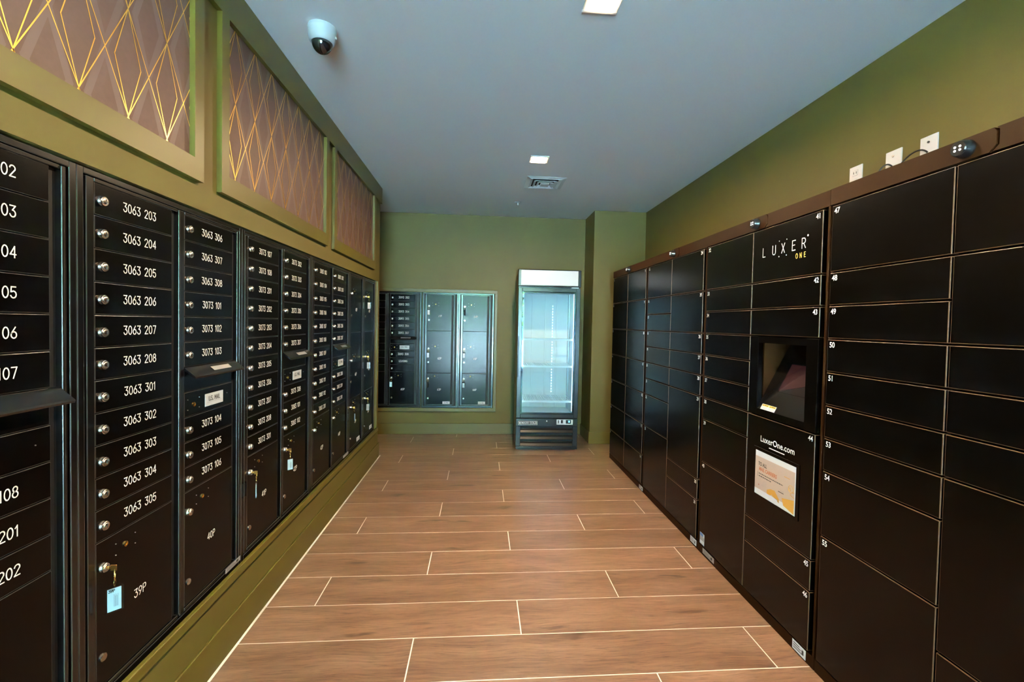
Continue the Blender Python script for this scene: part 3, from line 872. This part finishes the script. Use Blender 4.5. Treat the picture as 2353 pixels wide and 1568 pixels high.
# poster in the holder
PWD, PHT = .285, .213
po = empty('paper_notice', (XR - .0040, 2.1165, .577), -PI / 2)
tag(po, 'printed notice headed TO ALL MAIL CARRIERS on locker door 44', 'notice')
MB().box(0, PWD, -.0006, 0, 0, PHT, M_paper).build('sheet', po)
p = MB(); y = -.0009
p.poly([(.0, y, .028), (PWD * .985, y, .030), (PWD * .985, y, .188), (0, y, .186)], M_poster); p.build('beige_print', po)
p = MB(); y = -.0012
p.poly([(.0, y, .0), (.0, y, .028), (.175, y, .028), (.16, y, .0)], M_paper)
p.poly([(.095, y, .028), (.118, y, .028), (.130, y, .036), (.140, y, .030), (.155, y, .028), (.182, y, .016), (.182, y, .034), (.150, y, .062), (.118, y, .058), (.094, y, .046)], M_posterg)
p.poly([(.212, y, .018), (PWD * .98, y, .004), (PWD * .98, y, .066), (.200, y, .048)], M_posterg)
p.tube([(.258 + .016 * math.cos(a), y, .108 + .016 * math.sin(a)) for a in [2 * PI * i / 18 for i in range(18)]], .0012, M_posterg, 4, True)
p.tube([(.252 + .006 * math.cos(a), y, .106 + .008 * math.sin(a)) for a in [2 * PI * i / 14 for i in range(14)]], .0012, M_posterg, 4, True)
p.strokes([[(.256, .093), (.256, .082), (.280, .076)], [(.262, .098), (.280, .098)]], .003, y, M_posterg)
p.build('gold_drawing', po)
pt = lambda txt, size, m, x, z, off=.0003, sh=.12, wx=.8: place(font_mesh(txt, size, m, off, 'LEFT', sh, 1.0, wx), 'print', po, (x, -.0013, z))
pt('TO ALL', .024, M_blackink, .024, .152, .0006)
pt('MAIL CARRIERS', .024, M_posterr, .030, .128, .0008)
p = MB()
for i, (a, b_) in enumerate(((.030, .205), (.030, .122))):
    xx = a
    while xx < b_:
        ww = random.uniform(.006, .014); p.box(xx, min(xx + ww, b_), -.0012, -.0010, .1035 - .012 * i, .1075 - .012 * i, M_blackink); xx += ww + .003
p.box(.020, .0215, -.0012, -.0010, .088, .112, M_blackink)
for i in range(5): p.box(.050 + .004 * i, .088, -.0012, -.0010, .052 + .006 * i, .0532 + .006 * i, M_greylab)
p.box(.175, .212, -.0012, -.0010, .068, .071, M_blackink); p.box(.190, .212, -.0012, -.0010, .076, .0785, M_greylab)
p.box(.212, .250, -.0012, -.0010, .148, .151, M_posterg)
p.lathe([(.0035, -.0010), (.0035, -.0012)], M_posterr, (.032, 0, .050), n=10)
p.build('small_print', po)['kind'] = 'stuff'

# stickers on the locker plinths
def lsticker(Y, z, w, h, lab, m=M_paper, off=.0):
    return sticker('barcode_sticker', (XR - off + .0035, Y, z), -PI / 2, w, h, lab, m)
lsticker(1.787, .027, .080, .040, 'white warning sticker on the plinth below locker door 46')
lsticker(2.745, .030, .080, .036, 'white sticker on the plinth below locker door 31')
lsticker(3.690, .024, .085, .032, 'white sticker on the plinth below the farthest lockers')
lsticker(2.556, .030, .132, .030, 'long grey sticker on the plinth below locker door 40', M_greylab)
fs = MB().box(-.0275, .0275, -.0004, 0, -.034, .034, M_paper)
fs.box(-.026, .014, -.0006, -.0004, .014, .032, M_blue)
for i in range(4): fs.box(-.026, .026, -.0006, -.0004, -.010 + .006 * i, -.0072 + .006 * i, M_blackink)
fs.box(-.018, .018, -.0006, -.0004, -.030, -.016, M_lcdpl)
o = fs.build('flag_sticker'); o.location = (XR - .0003, 2.627, .098); o.rotation_euler = (0, 0, -PI / 2)
tag(o, 'small flag sticker at the foot of locker door 40', 'sticker')

# ================================================================== DISPLAY FRIDGE
FW, FD = .680, .62
fr = empty('display_fridge', (.405, 4.915, 0), math.radians(-1.8))
tag(fr, 'tall black glass-door display fridge lit white inside, against the far wall', 'fridge')
cb = MB()
cb.bbox(0, .035, .045, FD, .02, 1.955, M_fblack, .003).bbox(FW - .035, FW, .045, FD, .02, 1.955, M_fblack, .003)
cb.box(.035, FW - .035, FD - .05, FD, .02, 1.955, M_fblack).box(.035, FW - .035, .045, FD - .05, 1.76, 1.955, M_fblack).box(.035, FW - .035, .045, FD - .05, .02, .36, M_fblack)
cb.build('cabinet', fr)
# white liner
ln = MB(); a, b_, c_, d_ = .045, FW - .045, .052, FD - .06
ln.box(.035, a, c_, d_ + .01, .36, 1.76, M_fliner).box(b_, FW - .035, c_, d_ + .01, .36, 1.76, M_fliner)
ln.box(a, b_, d_, d_ + .01, .36, 1.76, M_fliner).box(a, b_, c_, d_, 1.745, 1.76, M_fliner).box(a, b_, c_, d_, .36, .375, M_fliner)
lin = ln.build('liner', fr)
for x in (.20, .36, .50):
    MB().bbox(x - .007, x + .007, d_ - .006, d_, .38, 1.74, M_fliner, .002).build('back_rib', fr)
for z in (.42, .80):
    MB().bbox(.22, .34, d_ - .004, d_, z, z + .14, M_fliner, .002).build('back_panel', fr); MB().bbox(.38, .49, d_ - .004, d_, z, z + .14, M_fliner, .002).build('back_panel', fr)
# lamps: strips behind the door posts, row of diodes on the back
for x in (a + .004, b_ - .016):
    o = MB().box(x, x + .012, c_ + .004, c_ + .016, .42, 1.72, M_led).build('lamp_strip', fr); o['label'] = 'cool white lamp strip'
o = MB().box(a + .03, b_ - .03, c_ + .02, c_ + .05, 1.736, 1.744, M_led).build('lamp_strip', fr)
dd = MB(); z = .56
while z < 1.60:
    dd.box(.445, .453, d_ - .012, d_ - .007, z, z + .012, M_leddot); z += .0335
dd.box(.441, .457, d_ - .007, d_ - .001, .54, 1.62, M_fliner)
dd.build('diode_row', fr)
# wire shelves
for zs in (1.215, .915, .525):
    s_ = MB(); zz = zs
    for x in [a + .012 + i * (b_ - a - .024) / 26 for i in range(27)]:
        s_.box(x - .0016, x + .0016, .075, d_ - .02, zz - .0016, zz + .0016, M_fwire)
    for y_ in (.075, .20, .33, .46, d_ - .02):
        s_.box(a + .006, b_ - .006, y_ - .003, y_ + .003, zz - .0075, zz - .0016, M_fwire)
    s_.box(a + .004, b_ - .004, .070, .076, zz - .010, zz + .010, M_fwire)
    s_.build('wire_shelf', fr)
# shelf rails on the right wall
for x in (a + .002, b_ - .010):
    for y_ in (.12, .42):
        MB().box(x, x + .008, y_, y_ + .014, .38, 1.74, M_steel).build('shelf_rail', fr)
# illuminated sign box
sg = MB(); sg.bbox(-.006, FW + .004, -.006, .12, 1.792, 1.978, M_fblack, .006); sg = sg.build('sign_box', fr)
o = MB().bbox(.026, FW - .030, -.0105, -.006, 1.806, 1.968, M_ferule, .002).build('sign_panel', sg); o['label'] = 'blank lit white header panel'
# door
dr = MB()
dz0, dz1 = .354, 1.779
dr.bbox(0, .046, 0, .042, dz0, dz1, M_fblack, .004).bbox(FW - .046, FW, 0, .042, dz0, dz1, M_fblack, .004)
dr.bbox(.046, FW - .046, 0, .042, dz0, .396, M_fblack, .004).bbox(.046, FW - .046, 0, .042, 1.736, dz1, M_fblack, .004)
door = dr.build('door', fr)
MB().box(.046, FW - .046, .010, .013, .396, 1.736, M_glass).build('pane', door)
MB().box(.046, .062, .016, .040, .396, 1.736, M_fblack).box(FW - .062, FW - .046, .016, .040, .396, 1.736, M_fblack).box(.062, FW - .062, .016, .040, .396, .410, M_fblack).box(.062, FW - .062, .016, .040, 1.722, 1.736, M_fblack).build('gasket', door)
MB().bbox(.006, .018, -.018, 0, .80, 1.25, M_fblack, .004).build('handle', door)
MB().bbox(FW - .10, FW - .02, .0, .03, 1.781, 1.791, M_steel, .002).build('hinge', door)
# lower front with grille
lo = MB(); gz0, gz1, gx0, gx1 = .044, .262, .050, FW - .052
lo.bbox(0, FW, -.002, .045, gz1, .349, M_fblack, .004).bbox(0, FW, -.002, .045, .012, gz0, M_fblack, .004)
lo.bbox(0, gx0, -.002, .045, gz0, gz1, M_fblack, .003).bbox(gx1, FW, -.002, .045, gz0, gz1, M_fblack, .003)
low = lo.build('lower_front', fr)
MB().box(gx0, gx1, .040, .045, gz0, gz1, M_dark).build('grille_back', low)
for i in range(3):
    zb = gz0 + .001 + i * .0735
    v = MB(); v.faces([(gx0, .0, zb), (gx1, .0, zb), (gx1, .030, zb + .046), (gx0, .030, zb + .046), (gx0, .002, zb - .002), (gx1, .002, zb - .002), (gx1, .032, zb + .044), (gx0, .032, zb + .044)],
        [(0, 1, 2, 3), (4, 7, 6, 5), (0, 4, 5, 1), (3, 2, 6, 7), (0, 3, 7, 4), (1, 5, 6, 2)], M_fblack)
    v.bbox(gx0, gx1, -.001, .006, zb - .002, zb + .004, M_fblack, .0015).bbox(gx0, gx1, .002, .010, zb + .046, zb + .052, M_fblack, .0015)
    v.build('louver', low)
lg = MB().bbox(.026, .236, -.0035, -.001, .277, .322, M_blackink, .003)
lb = lg.build('badge', low); lb['label'] = 'badge lettered MAXX COLD'
bb = MB(); bb.strokes([[(.029, .280), (.233, .280), (.233, .319), (.029, .319), (.029, .280)]], .0034, -.0040, M_wplast)
bb.box(.036, .055, -.0042, -.0038, .290, .309, M_wplast)
bb.strokes([[(.048, .299), (.056, .299)]], .004, -.0046, M_blackink)
bb.build('badge_border', low)
o = place(font_mesh('MAXX COLD', .0290, M_wplast, .0007, 'LEFT', 0, 1.0, .88), 'badge_lettering', low, (.060, -.0042, .2995))
xs = [v.co.x for v in o.data.vertices]; o.scale = (.168 / (max(xs) - min(xs)), 1, 1)
MB().lathe([(.010, 0), (.010, -.004), (.007, -.006)], M_nickel, (.340, -.002, .320), n=16).build('lock', low, smooth=True)
MB().bbox(.438, .634, -.004, .0, .279, .345, M_fblack, .002).build('control_bezel', low)
cp_ = MB().bbox(.446, .626, -.0065, -.004, .284, .341, M_lcdpl, .002); cp = cp_.build('control_panel', low)
c2 = MB(); c2.box(.462, .472, -.0075, -.0065, .300, .334, M_fblack); c2.box(.494, .516, -.0078, -.0065, .300, .336, M_fblack); c2.build('rocker_switch', low)
MB().box(.548, .606, -.0075, -.0065, .297, .337, M_fblack).build('display_frame', low)
MB().box(.574, .594, -.0085, -.0075, .309, .329, M_lcd).build('display', low)
# feet skirt
MB().box(.02, FW - .02, .02, FD - .02, .001, .02, M_fblack).build('foot_skirt', fr)

# ================================================================== WALL PLATES AND CABLES
def wall_plate(Yc, label, holes, w=.078):
    e = empty('wall_plate', (XW, Yc, 2.164), -PI / 2); tag(e, label, 'wall plate', 'white wall plates above the lockers')
    MB().bbox(-w / 2, w / 2, -.007, 0, -.0575, .0575, M_wplast, .002).build('plate', e)
    if holes == 'outlet':
        for z in (.022, -.022):
            o_ = MB().bbox(-.017, .017, -.010, -.007, z - .014, z + .014, M_wplast, .002)
            o_.box(-.009, -.006, -.0108, -.0100, z - .005, z + .006, M_blackink).box(.006, .009, -.0108, -.0100, z - .005, z + .006, M_blackink)
            o_.build('socket', e)
    else:
        MB().lathe([(.005, -.007), (.005, -.010), (.003, -.011)], M_nickel if holes == 'coax' else M_blackink, (0, 0, .030), n=10).build('jack', e)
    MB().lathe([(.002, -.007), (.002, -.0078)], M_steel, (0, 0, -.048), n=8).build('screw', e)
    return e
wall_plate(2.189, 'white outlet plate nearest the far wall, above the lockers', 'outlet')
wall_plate(1.977, 'middle white wall plate above the lockers', 'coax', .082)
wall_plate(1.811, 'white wall plate nearest the camera above the lockers', 'hole')
def cable(pts, lab):
    c_ = MB().tube(pts, .0035, M_cable, 8)
    return tag(c_.build('cable', smooth=True), lab, 'cable')
def bez(p, n=14):
    out = []
    for i in range(n + 1):
        t_ = i / n; u_ = 1 - t_
        out.append(tuple(u_**3 * p[0][j] + 3 * u_**2 * t_ * p[1][j] + 3 * u_ * t_**2 * p[2][j] + t_**3 * p[3][j] for j in range(3)))
    return out
cable(bez([(1.889, 1.812, 2.150), (1.870, 1.825, 2.184), (1.860, 1.885, 2.172), (1.845, 1.925, 2.085)]) + bez([(1.845, 1.925, 2.085), (1.838, 1.94, 2.03), (1.80, 1.95, 1.97), (1.74, 1.96, 1.941)])[1:], 'black cable looping from the nearest wall plate onto the lockers')
cable(bez([(1.889, 1.978, 2.146), (1.870, 1.985, 2.172), (1.862, 2.012, 2.166), (1.848, 2.035, 2.085)]) + bez([(1.848, 2.035, 2.085), (1.84, 2.045, 2.03), (1.80, 2.05, 1.97), (1.74, 2.06, 1.941)])[1:], 'black cable looping from the middle wall plate onto the lockers')

# ================================================================== CEILING FITTINGS
def downlight(x, y, label):
    e = empty('downlight', (x, y, ZC), 0); tag(e, label, 'ceiling light', 'square recessed downlights')
    f = MB(); R1, R0 = .074, .056
    for (a0, a1, b0, b1) in ((-R1, R1, -R1, -R0), (-R1, R1, R0, R1), (-R1, -R0, -R0, R0), (R0, R1, -R0, R0)):
        f.bbox(a0, a1, b0, b1, -.009, 0, M_lampfr, .002)
    f.build('trim_ring', e)
    o = MB().box(-R0, R0, -R0, R0, -.012, -.003, M_lens).build('lens', e); o['label'] = 'glowing square lens'
    ld = bpy.data.lights.new('beam', 'AREA'); ld.shape = 'SQUARE'; ld.size = .10; ld.energy = LAMP_W; ld.color = LAMP_COL
    ld.spread = math.radians(170)
    lo_ = bpy.data.objects.new('beam', ld); lo_.location = (0, 0, -.0135); link(lo_, e)
    return e
downlight(.474, 1.838, 'square ceiling downlight cut off at the top edge of the photo')
downlight(.443, 3.637, 'small square ceiling downlight in front of the air vent')
downlight(.48, .04, 'square ceiling downlight above the camera')
downlight(.48, -1.76, 'square ceiling downlight near the storefront')

def vent(x, y):
    e = empty('air_vent', (x, y, ZC), 0); tag(e, 'white square louvered ceiling air vent', 'air vent')
    def ring(r0, z0, r1, z1, nm):
        b_ = MB()
        c0 = [(-r0, -r0, z0), (r0, -r0, z0), (r0, r0, z0), (-r0, r0, z0)]; c1 = [(-r1, -r1, z1), (r1, -r1, z1), (r1, r1, z1), (-r1, r1, z1)]
        t_ = .0025
        for i in range(4):
            j = (i + 1) % 4
            vs = [c0[i], c0[j], c1[j], c1[i]]; vs += [(p_[0], p_[1], p_[2] + t_) for p_ in vs]
            b_.faces(vs, [(0, 1, 2, 3), (4, 7, 6, 5), (0, 4, 5, 1), (1, 5, 6, 2), (2, 6, 7, 3), (3, 7, 4, 0)], M_vent)
        return b_.build(nm, e)
    MB().box(-.14, .14, -.14, .14, -.003, -.001, M_dark).build('backing', e)
    ring(.178, -.004, .142, -.012, 'frame')
    ring(.142, -.014, .118, -.005, 'louver'); ring(.108, -.022, .084, -.007, 'louver'); ring(.076, -.026, .052, -.009, 'louver')
    MB().bbox(-.040, .040, -.040, .040, -.026, -.010, M_vent, .004).build('centre_plate', e)
vent(.572, 4.235)

e = empty('sprinkler_head', (.382, 4.951, ZC)); tag(e, 'small white ceiling sprinkler head near the far wall', 'sprinkler')
MB().lathe([(.036, 0), (.036, -.004), (.026, -.009)], M_wplast, axis='z', n=20).build('escutcheon', e, smooth=True)
MB().lathe([(.007, -.008), (.006, -.022), (.004, -.034)], M_steel, axis='z', n=10).build('nozzle', e)
MB().lathe([(.013, -.034), (.013, -.036)], M_steel, axis='z', n=12).build('deflector', e)

e = empty('security_camera', (-.737, 2.150, ZC)); tag(e, 'white dome security camera on the ceiling with a dark smoked dome', 'camera')
MB().lathe([(.060, 0), (.062, -.010), (.061, -.014), (.060, -.016), (.059, -.045), (.055, -.062), (.046, -.070)], M_wplast, axis='z', n=36).build('housing', e, smooth=True)
ti = empty('tilt', (0, 0, 0)); bpy.data.objects.remove(ti)
prof = [(.0455 * math.cos(a), -.064 - .052 * math.sin(a)) for a in [PI / 2 * i / 9 for i in range(9)]] + [(.004, -.1158)]
MB().lathe(prof, M_dome, axis='z', n=32).build('dome', e, smooth=True)
cr = MB(); pts = [(.0466 * math.cos(2 * PI * i / 32), .0466 * math.sin(2 * PI * i / 32), -.0665) for i in range(32)]
cr.tube(pts, .0018, M_wplast, 6, True); cr.build('dome_ring', e, smooth=True)
MB().bbox(.056, .064, -.006, .006, -.050, -.038, M_wplast, .002).build('screw_cover', e)

# ================================================================== OUTSIDE, seen only in reflections
struct(MB().box(-20, 20, -30, YB - .08, -.12, -.06, M_pave).build('ground_outside'), 'pale pavement outside the storefront')

def tree(x, y, h, r, label):
    e = empty('tree', (x, y, -.06)); tag(e, label, 'tree', 'trees outside the storefront')
    MB().lathe([(.10, 0), (.08, h * .4), (.03, h * .85)], M_bark, axis='z', n=10).build('trunk', e)
    b_ = MB(); rnd = random.Random(int(x * 100))
    for i in range(900):
        a = rnd.uniform(0, 2 * PI); u_ = rnd.uniform(-1, 1); q = rnd.uniform(.55, 1)
        c_ = Vector((math.cos(a) * math.sqrt(1 - u_ * u_) * r * q, math.sin(a) * math.sqrt(1 - u_ * u_) * r * q, h * .62 + u_ * h * .40 * q))
        d1 = Vector((rnd.uniform(-1, 1), rnd.uniform(-1, 1), rnd.uniform(-1, 1))).normalized() * .10
        d2 = d1.orthogonal().normalized() * .05
        b_.poly([c_ - d1, c_ + d2, c_ + d1, c_ - d2], M_leaf)
    o = b_.build('foliage', e); o['kind'] = 'stuff'
for x, y, h, r in ((1.6, -8.0, 4.2, 1.5), (4.2, -9.5, 4.8, 1.8), (-1.4, -9.0, 4.5, 1.6)):
    tree(x, y, h, r, 'leafy tree outside, %s of the storefront' % ('opposite the right side' if x > 0 and x < 3 else 'far to the right' if x > 3 else 'opposite the left side'))
